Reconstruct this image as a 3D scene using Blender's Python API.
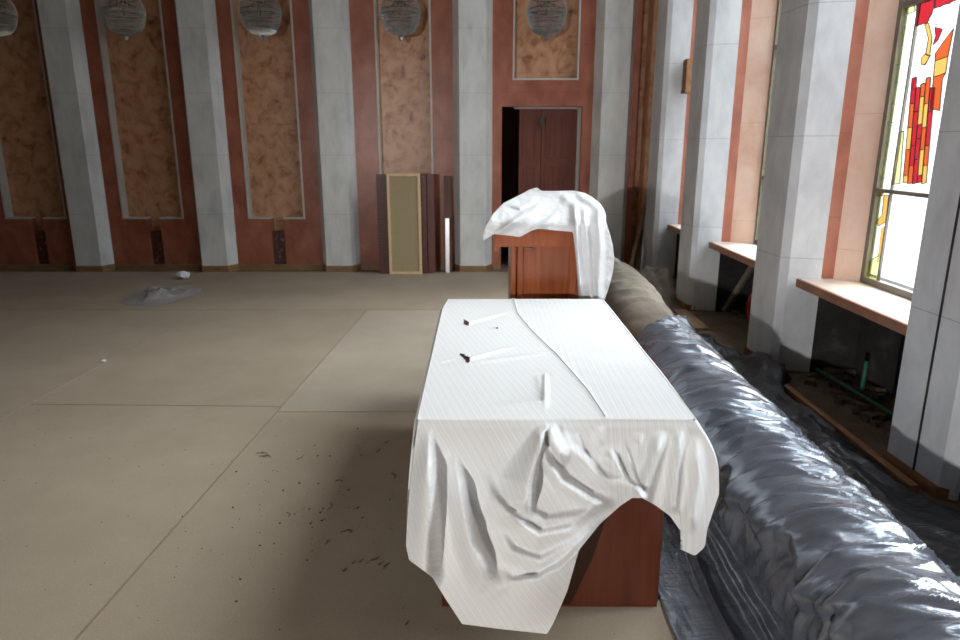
import bpy, bmesh, math, random
from mathutils import Vector, noise
import numpy as np
random.seed(7)
for o in list(bpy.data.objects): bpy.data.objects.remove(o)
scene = bpy.context.scene
COL = scene.collection

# ------------------------------------------------------------------ camera
F, CX, CY, CAMH, PITCH = 681.0, 480.0, 320.0, 1.6, math.radians(14.4)
cd = bpy.data.cameras.new('camera'); cam = bpy.data.objects.new('camera', cd); COL.objects.link(cam)
cam.location = (0, 0, CAMH); cam.rotation_euler = (math.pi/2 - PITCH, 0, 0)
cd.sensor_width = 36; cd.lens = 36*F/960; cd.clip_start = .05
cd.dof.use_dof = True; cd.dof.focus_distance = 2.6; cd.dof.aperture_fstop = 4.0
scene.camera = cam

# ------------------------------------------------------------------ sky, flash, exposure
SKY = 2.6                                     # radiance at the horizon; the sky brightens towards the zenith
w = bpy.data.worlds.new('sky'); scene.world = w; w.use_nodes = True
bg = w.node_tree.nodes['Background']; bg.inputs[0].default_value = (.80, .89, 1, 1)
_n = w.node_tree.nodes; _l = w.node_tree.links
_tc = _n.new('ShaderNodeTexCoord'); _sx = _n.new('ShaderNodeSeparateXYZ'); _l.new(_tc.outputs['Generated'], _sx.inputs[0])
_mr = _n.new('ShaderNodeValToRGB'); _l.new(_sx.outputs[2], _mr.inputs[0])
ZEN = 17.0
for _e, (_p, _v) in zip([_mr.color_ramp.elements[0], _mr.color_ramp.elements[1], _mr.color_ramp.elements.new(.3), _mr.color_ramp.elements.new(.6)], [(0.0, SKY/ZEN), (1.0, 1), (.34, 3.6/ZEN), (.72, .9)]):
    _e.position = _p; _e.color = (_v, _v, _v, 1)
_ml = _n.new('ShaderNodeMath'); _ml.operation = 'MULTIPLY'; _ml.inputs[1].default_value = ZEN; _l.new(_mr.outputs[0], _ml.inputs[0]); _l.new(_ml.outputs[0], bg.inputs[1])
WX = 2.64                                     # plane of the window glass
BAYS = [(3.37, 4.71), (5.27, 6.595), (7.085, 8.10), (1.57, 2.81)]  # last bay: unseen window, added to light the near table and plastic
WZ0, WZ1 = .69, 5.9
for k, (a, b) in enumerate(BAYS):             # sky portals: they only guide sampling of the real sky
    l = bpy.data.lights.new('window_portal', 'AREA'); l.shape = 'RECTANGLE'; l.size = WZ1-WZ0; l.size_y = b-a
    l.cycles.is_portal = True
    o = bpy.data.objects.new('window_portal', l); COL.objects.link(o)
    o.location = (WX+.06, (a+b)/2, (WZ0+WZ1)/2); o.rotation_euler = (0, math.radians(90), 0)
sun = bpy.data.lights.new('hazy_sun', 'SUN'); sun.energy = 5.2; sun.angle = math.radians(32); sun.color = (.93, .97, 1)
so = bpy.data.objects.new('hazy_sun', sun); COL.objects.link(so); so.location = (6, 6, 8)
so.rotation_euler = Vector((-.93, -.42, -.86)).to_track_quat('-Z', 'Y').to_euler()
fl_ = bpy.data.lights.new('flash_lamp', 'SPOT'); fl_.energy = 1450; fl_.shadow_soft_size = .06
fl_.spot_size = math.radians(70); fl_.spot_blend = 1.0; fl_.color = (1, .975, .94)
flo = bpy.data.objects.new('flash_lamp', fl_); COL.objects.link(flo); flo.location = (-3, -5, 1.85)
flo.rotation_euler = (Vector((2.3, 5, 1.0)) - flo.location).to_track_quat('-Z', 'Y').to_euler()
vs = scene.view_settings; vs.view_transform = 'Standard'; vs.look = 'None'; vs.gamma = 1; vs.exposure = 0.0

# ------------------------------------------------------------------ helpers
def ray(x, y):
    c, s = math.cos(PITCH), math.sin(PITCH); a = (x-CX)/F; b = -(y-CY)/F
    return Vector((a, c+b*s, -s+b*c))
def atY(x, y, Y): r = ray(x, y); return Vector((0, 0, CAMH)) + r*(Y/r.y)
def atX(x, y, X): r = ray(x, y); return Vector((0, 0, CAMH)) + r*(X/r.x)
def atZ(x, y, Z=0): r = ray(x, y); return Vector((0, 0, CAMH)) + r*((Z-CAMH)/r.z)
def sm(t): t = max(0., min(1., t)); return t*t*(3-2*t)
def fbm(p, o=4): return noise.fractal(Vector(p), 1.0, 2.0, o)
def interp(pts, t):
    if t <= pts[0][0]: return pts[0][1:]
    for a, b in zip(pts, pts[1:]):
        if t <= b[0]:
            k = (t-a[0])/(b[0]-a[0]); return tuple(p+(q-p)*k for p, q in zip(a[1:], b[1:]))
    return pts[-1][1:]
def mesh(name, verts, faces, m=None, parent=None, smooth=False):
    me = bpy.data.meshes.new(name); me.from_pydata([tuple(v) for v in verts], [], faces); me.update()
    o = bpy.data.objects.new(name, me); COL.objects.link(o)
    if m: me.materials.append(m)
    if smooth: me.polygons.foreach_set('use_smooth', [True]*len(me.polygons))
    if parent: o.parent = parent
    return o
class MB:
    def __init__(s): s.v = []; s.f = []
    def box(s, x0, x1, y0, y1, z0, z1):
        n = len(s.v); s.v += [(x, y, z) for z in (z0, z1) for y in (y0, y1) for x in (x0, x1)]
        s.f += [tuple(n+i for i in q) for q in ((0,2,3,1),(4,5,7,6),(0,1,5,4),(2,6,7,3),(0,4,6,2),(1,3,7,5))]; return s
    def prism(s, poly, z0, z1, axis='z'):
        n = len(s.v); k = len(poly)
        def P(a, b, h): return (a, b, h) if axis == 'z' else ((h, a, b) if axis == 'x' else (a, h, b))
        s.v += [P(a, b, z0) for a, b in poly] + [P(a, b, z1) for a, b in poly]
        s.f += [tuple(n+i for i in reversed(range(k))), tuple(n+k+i for i in range(k))]
        s.f += [(n+i, n+(i+1) % k, n+k+(i+1) % k, n+k+i) for i in range(k)]; return s
    def tube(s, pts, r, seg=8):
        pts = [Vector(p) for p in pts]; n = len(s.v); N = len(pts)
        for i, p in enumerate(pts):
            d = (pts[min(i+1, N-1)] - pts[max(i-1, 0)]).normalized()
            a = d.orthogonal().normalized() if abs(d.z) > .9 else Vector((d.y, -d.x, 0)).normalized()
            b = d.cross(a); rr = r[i] if isinstance(r, (list, tuple)) else r
            s.v += [tuple(p + (a*math.cos(2*math.pi*k/seg) + b*math.sin(2*math.pi*k/seg))*rr) for k in range(seg)]
        for i in range(N-1):
            for k in range(seg):
                s.f.append((n+i*seg+k, n+i*seg+(k+1) % seg, n+(i+1)*seg+(k+1) % seg, n+(i+1)*seg+k))
        s.f += [tuple(n+k for k in reversed(range(seg))), tuple(n+(N-1)*seg+k for k in range(seg))]; return s
    def lathe(s, prof, cx=0, cy=0, seg=24):
        n = len(s.v)
        for r, z in prof: s.v += [(cx+r*math.cos(2*math.pi*k/seg), cy+r*math.sin(2*math.pi*k/seg), z) for k in range(seg)]
        for i in range(len(prof)-1):
            for k in range(seg):
                s.f.append((n+i*seg+k, n+i*seg+(k+1) % seg, n+(i+1)*seg+(k+1) % seg, n+(i+1)*seg+k))
        return s
    def octa(s, c, r, h):
        n = len(s.v); x, y, z = c
        s.v += [(x+r,y,z),(x,y+r,z),(x-r,y,z),(x,y-r,z),(x,y,z+h),(x,y,z-h)]
        s.f += [(n,n+1,n+4),(n+1,n+2,n+4),(n+2,n+3,n+4),(n+3,n,n+4),(n+1,n,n+5),(n+2,n+1,n+5),(n+3,n+2,n+5),(n,n+3,n+5)]
    def rock(s, c, r, sq=.6):
        n = len(s.v); q = [Vector((random.uniform(.6,1.1)*sx, random.uniform(.6,1.1)*sy, random.uniform(.6,1.1)*sz*sq)) for sz in (-1,1) for sy in (-1,1) for sx in (-1,1)]
        a = random.uniform(0, 6.28); ca, sa = math.cos(a), math.sin(a)
        s.v += [(c[0]+r*(p.x*ca-p.y*sa)*.7, c[1]+r*(p.x*sa+p.y*ca)*.7, c[2]+r*p.z*.7) for p in q]
        s.f += [tuple(n+i for i in f) for f in ((0,2,3,1),(4,5,7,6),(0,1,5,4),(2,6,7,3),(0,4,6,2),(1,3,7,5))]
    def build(s, name, m, parent=None, smooth=False, bevel=0):
        o = mesh(name, s.v, s.f, m, parent, smooth)
        if bevel:
            b = o.modifiers.new('bevel', 'BEVEL'); b.width = bevel; b.segments = 2; b.limit_method = 'ANGLE'
        return o
def grid(fn, nu, nv):
    v = [fn(i/(nu-1), j/(nv-1)) for j in range(nv) for i in range(nu)]
    f = [(j*nu+i, j*nu+i+1, (j+1)*nu+i+1, (j+1)*nu+i) for j in range(nv-1) for i in range(nu-1)]
    return v, f
def tag(o, label, cat, group=None, kind=None):
    o['label'] = label; o['category'] = cat
    if group: o['group'] = group
    if kind: o['kind'] = kind
    return o
def struct(o, label=None, cat=None):
    o['kind'] = 'structure'
    if label: o['label'] = label
    if cat: o['category'] = cat
    return o
def empty(name, loc=(0, 0, 0)):
    o = bpy.data.objects.new(name, None); COL.objects.link(o); o.location = loc; o.empty_display_size = .1; return o
def adopt(root):                                # parts were built in world space: keep them there
    bpy.context.view_layer.update()
    for c in root.children: c.matrix_parent_inverse = root.matrix_world.inverted()
def copy_tree(o, parent=None):
    c = o.copy(); COL.objects.link(c)
    if parent: c.parent = parent
    for ch in list(o.children): copy_tree(ch, c)
    return c

# ------------------------------------------------------------------ materials
def mat(name, rough=.5, spec=.5, coat=0, metal=0):
    m = bpy.data.materials.new(name); m.use_nodes = True; nt = m.node_tree; b = nt.nodes['Principled BSDF']
    b.inputs['Roughness'].default_value = rough; b.inputs['Specular IOR Level'].default_value = spec
    b.inputs['Coat Weight'].default_value = coat; b.inputs['Metallic'].default_value = metal
    return m, nt, b
def N(nt, t, **kw):
    n = nt.nodes.new(t)
    for k, v in kw.items():
        if k in n.inputs: n.inputs[k].default_value = v
        else: setattr(n, k, v)
    return n
def ramp(nt, fac, stops):
    r = nt.nodes.new('ShaderNodeValToRGB'); cr = r.color_ramp
    while len(cr.elements) < len(stops): cr.elements.new(.5)
    for e, (p, c) in zip(cr.elements, stops): e.position = p; e.color = (*c, 1)
    nt.links.new(fac, r.inputs[0]); return r.outputs[0]
def coords(nt, scale=(1, 1, 1), rot=(0, 0, 0)):
    tc = nt.nodes.new('ShaderNodeTexCoord'); mp = nt.nodes.new('ShaderNodeMapping')
    mp.inputs['Scale'].default_value = scale; mp.inputs['Rotation'].default_value = rot
    nt.links.new(tc.outputs['Object'], mp.inputs[0]); return mp.outputs[0]
def bump(nt, b, h, strength=.3, dist=.01):
    bp = N(nt, 'ShaderNodeBump', Strength=strength, Distance=dist); nt.links.new(h, bp.inputs['Height']); nt.links.new(bp.outputs[0], b.inputs['Normal'])
def mul(nt, a, b_, fac=1.0):
    m = nt.nodes.new('ShaderNodeMix'); m.data_type = 'RGBA'; m.blend_type = 'MULTIPLY'; m.inputs[0].default_value = fac
    nt.links.new(a, m.inputs[6]); nt.links.new(b_, m.inputs[7]); return m.outputs[2]
def noisy(name, stops, scale=(1, 1, 1), nscale=3, rough=.5, spec=.5, detail=6, bumps=0, bdist=.004, dist=.3, coat=0, metal=0, joints=None, jcol=(.5, .5, .5)):
    m, nt, b = mat(name, rough, spec, coat, metal); co = coords(nt, scale)
    n = N(nt, 'ShaderNodeTexNoise', Scale=nscale, Detail=detail, Roughness=.62, Distortion=dist); nt.links.new(co, n.inputs['Vector'])
    c = ramp(nt, n.outputs['Fac'], stops)
    if joints:                                   # thin slab joints at every joints[i] metres along z (and across)
        tc = nt.nodes.new('ShaderNodeTexCoord'); sx = nt.nodes.new('ShaderNodeSeparateXYZ'); nt.links.new(tc.outputs['Object'], sx.inputs[0])
        for ax, step in joints:
            a = N(nt, 'ShaderNodeMath', operation='PINGPONG'); nt.links.new(sx.outputs[ax], a.inputs[0]); a.inputs[1].default_value = step/2
            g = N(nt, 'ShaderNodeMath', operation='GREATER_THAN'); nt.links.new(a.outputs[0], g.inputs[0]); g.inputs[1].default_value = .0025
            c = mul(nt, c, ramp(nt, g.outputs[0], [(0, jcol), (1, (1, 1, 1))]))
    nt.links.new(c, b.inputs['Base Color'])
    if bumps: bump(nt, b, n.outputs['Fac'], bumps, bdist)
    return m
white_marble = noisy('white_marble', [(.3, (.52, .54, .54)), (.5, (.66, .67, .66)), (.62, (.72, .73, .72))], (1.2, 1.2, .5), 4, .38, .4, joints=[(2, .74)], jcol=(.72, .70, .68))
pillar_marble = noisy('grey_white_marble', [(.28, (.46, .47, .49)), (.5, (.58, .59, .61)), (.65, (.65, .66, .67))], (1.4, 1.4, .7), 3.5, .4, .4, joints=[(2, .83)], jcol=(.66, .65, .64))
red_marble = noisy('red_marble', [(.3, (.24, .070, .040)), (.5, (.34, .108, .063)), (.7, (.41, .15, .092))], (1, 1, .6), 5, .33, .45, joints=[(2, .56)], jcol=(.75, .7, .66))
tan_marble = noisy('tan_marble', [(.30, (.20, .065, .03)), (.41, (.43, .20, .10)), (.52, (.56, .295, .165)), (.66, (.61, .345, .21)), (.78, (.62, .34, .14))], (1, 1, .9), 7.5, .35, .45, detail=10, dist=.5, joints=[(2, .62)], jcol=(.78, .72, .66))
pink_marble = noisy('pink_marble', [(.3, (.60, .36, .25)), (.5, (.73, .50, .39)), (.7, (.80, .60, .49))], (1, 1, .8), 3, .3, .5, joints=[(2, .9)], jcol=(.8, .75, .7))
grey_edge = noisy('light_grey_marble_edge', [(.3, (.48, .45, .41)), (.7, (.60, .57, .53))], nscale=6, rough=.4)
dark_stone = noisy('dark_red_stone', [(.4, (.06, .018, .014)), (.58, (.11, .035, .025)), (.68, (.35, .2, .15))], nscale=22, rough=.5)
plaster = noisy('pale_plaster', [(.3, (.60, .57, .52)), (.7, (.68, .65, .60))], nscale=2, rough=.9)
dirty_shaded_wall = noisy('dirty_shaded_concrete', [(.3, (.012, .012, .011)), (.55, (.028, .026, .024)), (.75, (.085, .075, .065))], nscale=5, rough=.95, detail=9, bumps=.6, bdist=.02)  # dirty concrete, darkened to carry the shade of the recess under the sills
dust_floor = noisy('dusty_brown_screed', [(.3, (.12, .088, .062)), (.55, (.20, .15, .11)), (.75, (.27, .215, .165))], nscale=4, rough=.95, detail=9, bumps=.4, bdist=.01)
yellow_wood = noisy('yellow_brown_wood', [(.3, (.19, .10, .035)), (.7, (.33, .19, .08))], (2, 2, 14), 3, .5)
plank_wood = noisy('raw_plank_wood', [(.3, (.20, .115, .06)), (.7, (.38, .24, .13))], (9, 1.2, 9), 3, .7)
orange_wood = noisy('orange_batten_wood', [(.3, (.17, .075, .03)), (.7, (.34, .16, .065))], (9, 1.2, 9), 3, .65)
def wood(name, a, c, rough=.3, scale=(12, 12, .9), coat=.25):
    m, nt, b = mat(name, rough, .5, coat); co = coords(nt, scale)
    n = N(nt, 'ShaderNodeTexNoise', Scale=2.2, Detail=7, Roughness=.6, Distortion=.8); nt.links.new(co, n.inputs['Vector'])
    nt.links.new(ramp(nt, n.outputs['Fac'], [(.3, a), (.7, c)]), b.inputs['Base Color']); b.inputs['Coat Roughness'].default_value = .2; return m
table_wood = wood('cherry_veneer', (.070, .014, .006), (.13, .031, .012))
lectern_wood = wood('lectern_cherry_wood', (.29, .066, .020), (.45, .125, .040))
door_wood = wood('dark_red_door_wood', (.12, .024, .011), (.21, .050, .024), .5, coat=.0)
slat_wood = wood('dark_red_slat_wood', (.09, .020, .015), (.15, .038, .028), .45, coat=.05)
frame_wood = wood('pale_frame_wood', (.62, .43, .23), (.80, .60, .36), .5, coat=0)
dark_board_mat = wood('dark_board_wood', (.085, .030, .02), (.15, .055, .038), .5, coat=0)
tan_fabric = noisy('olive_tan_fabric', [(.3, (.37, .29, .165)), (.7, (.43, .34, .20))], nscale=60, rough=.95, bumps=.15)
metal_strip = noisy('bright_metal', [(.3, (.6, .6, .62)), (.7, (.75, .75, .78))], nscale=5, rough=.25, metal=.9)
dark_metal = noisy('dark_metal', [(.3, (.05, .05, .05)), (.7, (.1, .1, .1))], nscale=5, rough=.4, metal=.7)
frame_metal = noisy('grey_window_frame', [(.3, (.16, .14, .11)), (.7, (.23, .20, .16))], nscale=8, rough=.6)
lead_mat = noisy('lead_came', [(.3, (.05, .05, .05)), (.7, (.08, .08, .08))], nscale=8, rough=.6)
sill_mat = noisy('pink_sill_stone', [(.3, (.60, .50, .44)), (.7, (.70, .61, .55))], nscale=6, rough=.35)
sill_edge = noisy('brown_sill_edge', [(.3, (.24, .10, .06)), (.7, (.36, .17, .10))], nscale=8, rough=.5)
green_paint = noisy('green_pipe_paint', [(.3, (.012, .085, .05)), (.7, (.025, .14, .08))], nscale=10, rough=.5)
red_paint = noisy('red_hose_rubber', [(.3, (.28, .02, .02)), (.7, (.42, .04, .03))], nscale=10, rough=.6)
rubble_mat = noisy('rubble_grey_brown', [(.3, (.07, .055, .04)), (.7, (.22, .17, .12))], nscale=9, rough=.95)
ochre_mat = noisy('ochre_rag', [(.3, (.32, .22, .07)), (.7, (.5, .37, .15))], nscale=9, rough=.95)
crumb_mat = noisy('dirt_crumb', [(.3, (.08, .06, .04)), (.7, (.17, .125, .085))], nscale=9, rough=.95)
paper_mat = noisy('white_paper', [(.3, (.75, .76, .8)), (.7, (.85, .86, .9))], nscale=9, rough=.8)
canvas = noisy('grey_brown_canvas', [(.3, (.12, .097, .075)), (.7, (.18, .15, .12))], nscale=5, rough=.95, bumps=.3, bdist=.01)
roll_mat = noisy('beige_grey_carpet_back', [(.3, (.15, .125, .095)), (.55, (.21, .18, .14)), (.75, (.26, .225, .18))], (3, .8, 3), 4, .95, bumps=.3, bdist=.01)
def carpet(name, a, c):
    m, nt, b = mat(name, .95, .15); co = coords(nt)
    n = N(nt, 'ShaderNodeTexNoise', Scale=1.1, Detail=8, Roughness=.65); nt.links.new(co, n.inputs['Vector'])
    n2 = N(nt, 'ShaderNodeTexNoise', Scale=140, Detail=2); nt.links.new(co, n2.inputs['Vector'])
    col = ramp(nt, n.outputs['Fac'], [(.3, a), (.7, c)]); g = ramp(nt, n2.outputs['Fac'], [(.3, (.86, .86, .86)), (.7, (1, 1, 1))])
    nt.links.new(mul(nt, col, g), b.inputs['Base Color']); bump(nt, b, n2.outputs['Fac'], .25, .003); return m
carpet_beige = carpet('beige_carpet', (.35, .285, .212), (.43, .355, .27))
carpet_light_pool = carpet('carpet_with_light_pool', (.38, .32, .25), (.46, .395, .315))  # beige carpet with the pool of window light put into its colour
def cloth_mat(name, base, dark, stripes=True):
    m, nt, b = mat(name, .85, .2); b.inputs['Sheen Weight'].default_value = .15
    co = coords(nt); n2 = N(nt, 'ShaderNodeTexNoise', Scale=220, Detail=2); nt.links.new(co, n2.inputs['Vector'])
    if stripes:
        at = N(nt, 'ShaderNodeAttribute', attribute_name='stripe')
        h = None
        for fr, th in ((38.0, .45), (110.0, .2), (71.0, .6)):
            a = N(nt, 'ShaderNodeMath', operation='MULTIPLY'); nt.links.new(at.outputs['Fac'], a.inputs[0]); a.inputs[1].default_value = fr*6.283
            s = N(nt, 'ShaderNodeMath', operation='SINE'); nt.links.new(a.outputs[0], s.inputs[0])
            q = N(nt, 'ShaderNodeMath', operation='GREATER_THAN'); nt.links.new(s.outputs[0], q.inputs[0]); q.inputs[1].default_value = th
            if h is None: h = q.outputs[0]
            else:
                ad = N(nt, 'ShaderNodeMath', operation='ADD'); nt.links.new(h, ad.inputs[0]); nt.links.new(q.outputs[0], ad.inputs[1]); h = ad.outputs[0]
        dv = N(nt, 'ShaderNodeMath', operation='DIVIDE'); nt.links.new(h, dv.inputs[0]); dv.inputs[1].default_value = 3
        nt.links.new(ramp(nt, dv.outputs[0], [(0, dark), (.75, base)]), b.inputs['Base Color']); bump(nt, b, dv.outputs[0], .25, .002)
    else:
        nt.links.new(ramp(nt, n2.outputs['Fac'], [(.3, dark), (.7, base)]), b.inputs['Base Color']); bump(nt, b, n2.outputs['Fac'], .1, .001)
    return m
table_cloth_mat = cloth_mat('striped_white_cotton', (.83, .83, .83), (.75, .75, .75))
plain_cloth_mat = cloth_mat('plain_white_cotton', (.86, .86, .87), (.82, .82, .83), False)
thread_mat = noisy('grey_thread', [(.3, (.36, .34, .34)), (.7, (.45, .43, .43))], nscale=20, rough=.9)
def film(name, a, c, rough, bs, coat=.4):
    m, nt, b = mat(name, rough, .6, coat); b.inputs['Coat Roughness'].default_value = .08
    co = coords(nt, (.8, 3.2, .8), (0, 0, .25)); n = N(nt, 'ShaderNodeTexNoise', Scale=5, Detail=6, Roughness=.6, Distortion=.7); nt.links.new(co, n.inputs['Vector'])
    nt.links.new(ramp(nt, n.outputs['Fac'], [(.3, a), (.7, c)]), b.inputs['Base Color'])
    n2 = N(nt, 'ShaderNodeTexNoise', Scale=11, Detail=3, Roughness=.5, Distortion=1.6); nt.links.new(co, n2.inputs['Vector'])
    bump(nt, b, n2.outputs['Fac'], bs, .03); return m
grey_film = film('grey_polythene', (.075, .080, .10), (.135, .143, .175), .22, .16)
grey_film.node_tree.nodes['Principled BSDF'].inputs['IOR'].default_value = 1.9
grey_film.node_tree.nodes['Principled BSDF'].inputs['Specular Tint'].default_value = (.78, .88, 1, 1)
black_film = film('black_polythene', (.006, .006, .008), (.013, .013, .016), .38, .35, .0)
black_film.node_tree.nodes['Principled BSDF'].inputs['Specular IOR Level'].default_value = .35
bag_film = film('milky_thin_film', (.29, .27, .26), (.38, .36, .35), .3, .4, .1)
def glass_mat(name, tint, gl=.04):
    m = bpy.data.materials.new(name); m.use_nodes = True; nt = m.node_tree; nt.nodes.remove(nt.nodes['Principled BSDF'])
    t = N(nt, 'ShaderNodeBsdfTransparent'); t.inputs[0].default_value = (*tint, 1)
    g = N(nt, 'ShaderNodeBsdfGlossy', Roughness=.1); mx = N(nt, 'ShaderNodeMixShader'); mx.inputs[0].default_value = gl
    nt.links.new(t.outputs[0], mx.inputs[1]); nt.links.new(g.outputs[0], mx.inputs[2]); nt.links.new(mx.outputs[0], nt.nodes['Material Output'].inputs[0]); return m
G_CLEAR = glass_mat('clear_glass', (.92, .92, .9))
k_ = 1.5/SKY
_gm = glass_mat
def glass_mat(name, tint, gl): return _gm(name, [math.sqrt(min(1, t)) for t in tint], gl)   # light passes two faces of each piece
G_RED = glass_mat('red_glass', (.75*k_, .028*k_, .045*k_), .02)
G_ORANGE = glass_mat('orange_glass', (.95*k_, .16*k_, .035*k_), .02)
G_YELLOW = glass_mat('yellow_glass', (1.1*k_, .62*k_, .14*k_), .02)
G_PALE = glass_mat('pale_yellow_glass', (1.15*k_, 1.12*k_, .55*k_), .02)
G_GREEN = glass_mat('pale_green_glass', (.85*k_, .9*k_, .55*k_), .02)
m, nt, b = mat('crystal', .08, .8); b.inputs['Base Color'].default_value = (.62, .63, .63, 1); b.inputs['Transmission Weight'].default_value = .2; b.inputs['Metallic'].default_value = .7
CRYSTAL = m

# ------------------------------------------------------------------ the room
CEIL, XL, YF, YB = 6.6, -14.0, -6.0, 8.95
struct(MB().box(XL-.2, 3.1, YF-.2, 10.6, -.2, -.012).build('floor', dust_floor), 'dusty brown bare floor under the carpet sheets', 'floor')
struct(MB().box(XL-.2, 3.1, YF-.2, 10.6, CEIL, CEIL+.2).build('ceiling', plaster), 'plain pale ceiling', 'ceiling')
struct(MB().box(XL-.2, XL, YF, 10.6, -.012, CEIL).build('wall_left', plaster), 'plain left wall', 'wall')
struct(MB().box(XL, 3.1, YF-.2, YF, -.012, CEIL).build('wall_front', plaster), 'plain wall behind the viewer', 'wall')
PIL = [-13.35, -11.7, -10.05, -8.4, -6.75, -5.10, -3.455, -1.835, -.09, 1.66]
REC = [(-12.53, .40), (-10.88, .40), (-9.23, .40), (-7.58, .40), (-5.80, .40), (-4.27, .40), (-2.655, .372), (-.945, .345), (.815, .41)]
# back wall: tan marble ground behind, red marble facing in front of it
DX0, DX1, DZ = .276, 1.29, 2.07
wb = MB(); wb.box(XL, DX0-.03, 9.08, 9.3, -.012, CEIL); wb.box(DX0-.03, DX1+.03, 9.08, 9.3, DZ+.02, CEIL); wb.box(DX1+.03, 3.1, 9.08, 9.3, -.012, CEIL)
wall_back = struct(wb.build('wall_back', tan_marble), 'back wall faced in red and mottled tan marble panels', 'wall')
for i, (c, h) in enumerate(REC):
    a, b_ = PIL[i]+.2, PIL[i+1]-.2
    r = MB(); e = MB()
    if i < len(REC)-1:
        z0 = .665; s_ = .085
        r.box(a, c-h, YB, 9.08, -.012, CEIL); r.box(c+h, b_, YB, 9.08, -.012, CEIL)
        r.box(c-h, c-s_, YB, 9.08, -.012, z0); r.box(c+s_, c+h, YB, 9.08, -.012, z0)
        e.box(c-h, c-h+.022, YB-.008, 9.079, z0, CEIL-.01); e.box(c+h-.022, c+h, YB-.008, 9.079, z0, CEIL-.01)
        e.box(c-h+.022, c-s_, YB-.008, 9.079, z0, z0+.022); e.box(c+s_, c+h-.022, YB-.008, 9.079, z0, z0+.022)
        MB().box(c-s_, c+s_, 9.0, 9.079, -.012, .5).build('dark_stone_block', dark_stone, wall_back)
    else:
        z0 = 2.385
        r.box(a, c-h, YB, 9.08, DZ, CEIL); r.box(c+h, b_, YB, 9.08, DZ, CEIL); r.box(c-h, c+h, YB, 9.08, DZ, z0)
        r.box(a, DX0, YB, 9.08, -.012, DZ); r.box(DX1, b_, YB, 9.08, -.012, DZ)
        e.box(c-h, c-h+.022, YB-.008, 9.079, z0, CEIL-.01); e.box(c+h-.022, c+h, YB-.008, 9.079, z0, CEIL-.01); e.box(c-h+.022, c+h-.022, YB-.008, 9.079, z0, z0+.022)
    r.build('red_marble_facing', red_marble, wall_back); e.build('grey_marble_edge', grey_edge, wall_back)
MB().box(PIL[-1]+.2, 1.98, YB, 9.08, -.012, CEIL).build('red_marble_facing', red_marble, wall_back)
for n, c in enumerate(PIL):
    poly = [(c-.245, YB), (c-.165, YB-.17), (c+.165, YB-.17), (c+.245, YB), (c+.245, 9.079), (c-.245, 9.079)]
    p = MB().prism(poly, 0.0, CEIL).build('trim_%d' % (n+1), white_marble)
    struct(p, 'white marble pilaster on the back wall', 'pilaster')
    q = [(c-.255, YB-.0), (c-.172, YB-.182), (c+.172, YB-.182), (c+.255, YB), (c+.24, YB), (c+.16, YB-.165), (c-.16, YB-.165), (c-.24, YB)]
    MB().prism(q, -.011, .075).build('skirting', yellow_wood, p)
bb = MB()
for i in range(len(PIL)-1):
    a, b_ = PIL[i]+.26, PIL[i+1]-.26
    if i < len(REC)-1: bb.box(a, b_, YB-.018, YB-.001, -.011, .07)
    else: bb.box(a, DX0-.01, YB-.018, YB-.001, -.011, .07); bb.box(DX1+.01, b_, YB-.018, YB-.001, -.011, .07)
struct(bb.build('baseboard_back', yellow_wood), 'yellow brown wooden skirting along the back wall', 'baseboard')
# door: dark hole, two panelled leaves
dr = struct(empty('door_1', (.79, 9.2, 0)), 'dark red panelled double door standing partly open behind the lectern', 'door')
hole = MB(); hole.box(DX0-.2, DX1+.4, 10.5, 10.6, -.012, 2.3); hole.box(DX0-.2, DX0-.1, 9.3, 10.5, -.012, 2.3); hole.box(DX1+.3, DX1+.4, 9.3, 10.5, -.012, 2.3); hole.box(DX0-.2, DX1+.4, 9.3, 10.6, 2.3, 2.4)
struct(hole.build('wall_lobby', door_wood), 'dark lobby seen through the gap of the door', 'wall')
def leaf(x0, x1, y):
    m_ = MB(); m_.box(x0, x1, y, y+.045, .005, DZ-.02)
    lf = m_.build('door_leaf', door_wood, dr, bevel=.004)
    wd = x1-x0; cols = 2 if wd > .4 else 1
    pm = MB()
    for cidx in range(cols):
        a = x0 + .05 + cidx*(wd-.05)/cols; b_ = a + (wd-.05)/cols - .05
        for z0, z1 in ((.12, .75), (.85, 1.35), (1.43, 1.95)):
            pm.box(a, a+.03, y-.016, y, z0, z1); pm.box(b_-.03, b_, y-.016, y, z0, z1); pm.box(a+.03, b_-.03, y-.016, y, z0, z0+.03); pm.box(a+.03, b_-.03, y-.016, y, z1-.03, z1)
            pm.box(a+.06, b_-.06, y-.010, y, z0+.06, z1-.06)
    pm.build('door_panel', door_wood, lf, bevel=.003)
    return lf
leaf(.51, .795, 9.2); leaf(.80, 1.255, 9.2)
am = MB(); am.box(1.258, DX1+.02, 9.16, 9.26, -.011, DZ); am.box(.44, 1.258, 9.16, 9.26, DZ-.018, DZ+.01)
am.build('door_frame', grey_edge, dr)
cl = MB(); cl.box(.775, .83, 9.12, 9.16, 1.86, 1.95); cl.tube([(.775, 9.14, 1.93), (.75, 9.13, 1.85), (.74, 9.14, 1.78)], .008); cl.build('door_closer', dark_metal, dr)
adopt(dr)
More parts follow.
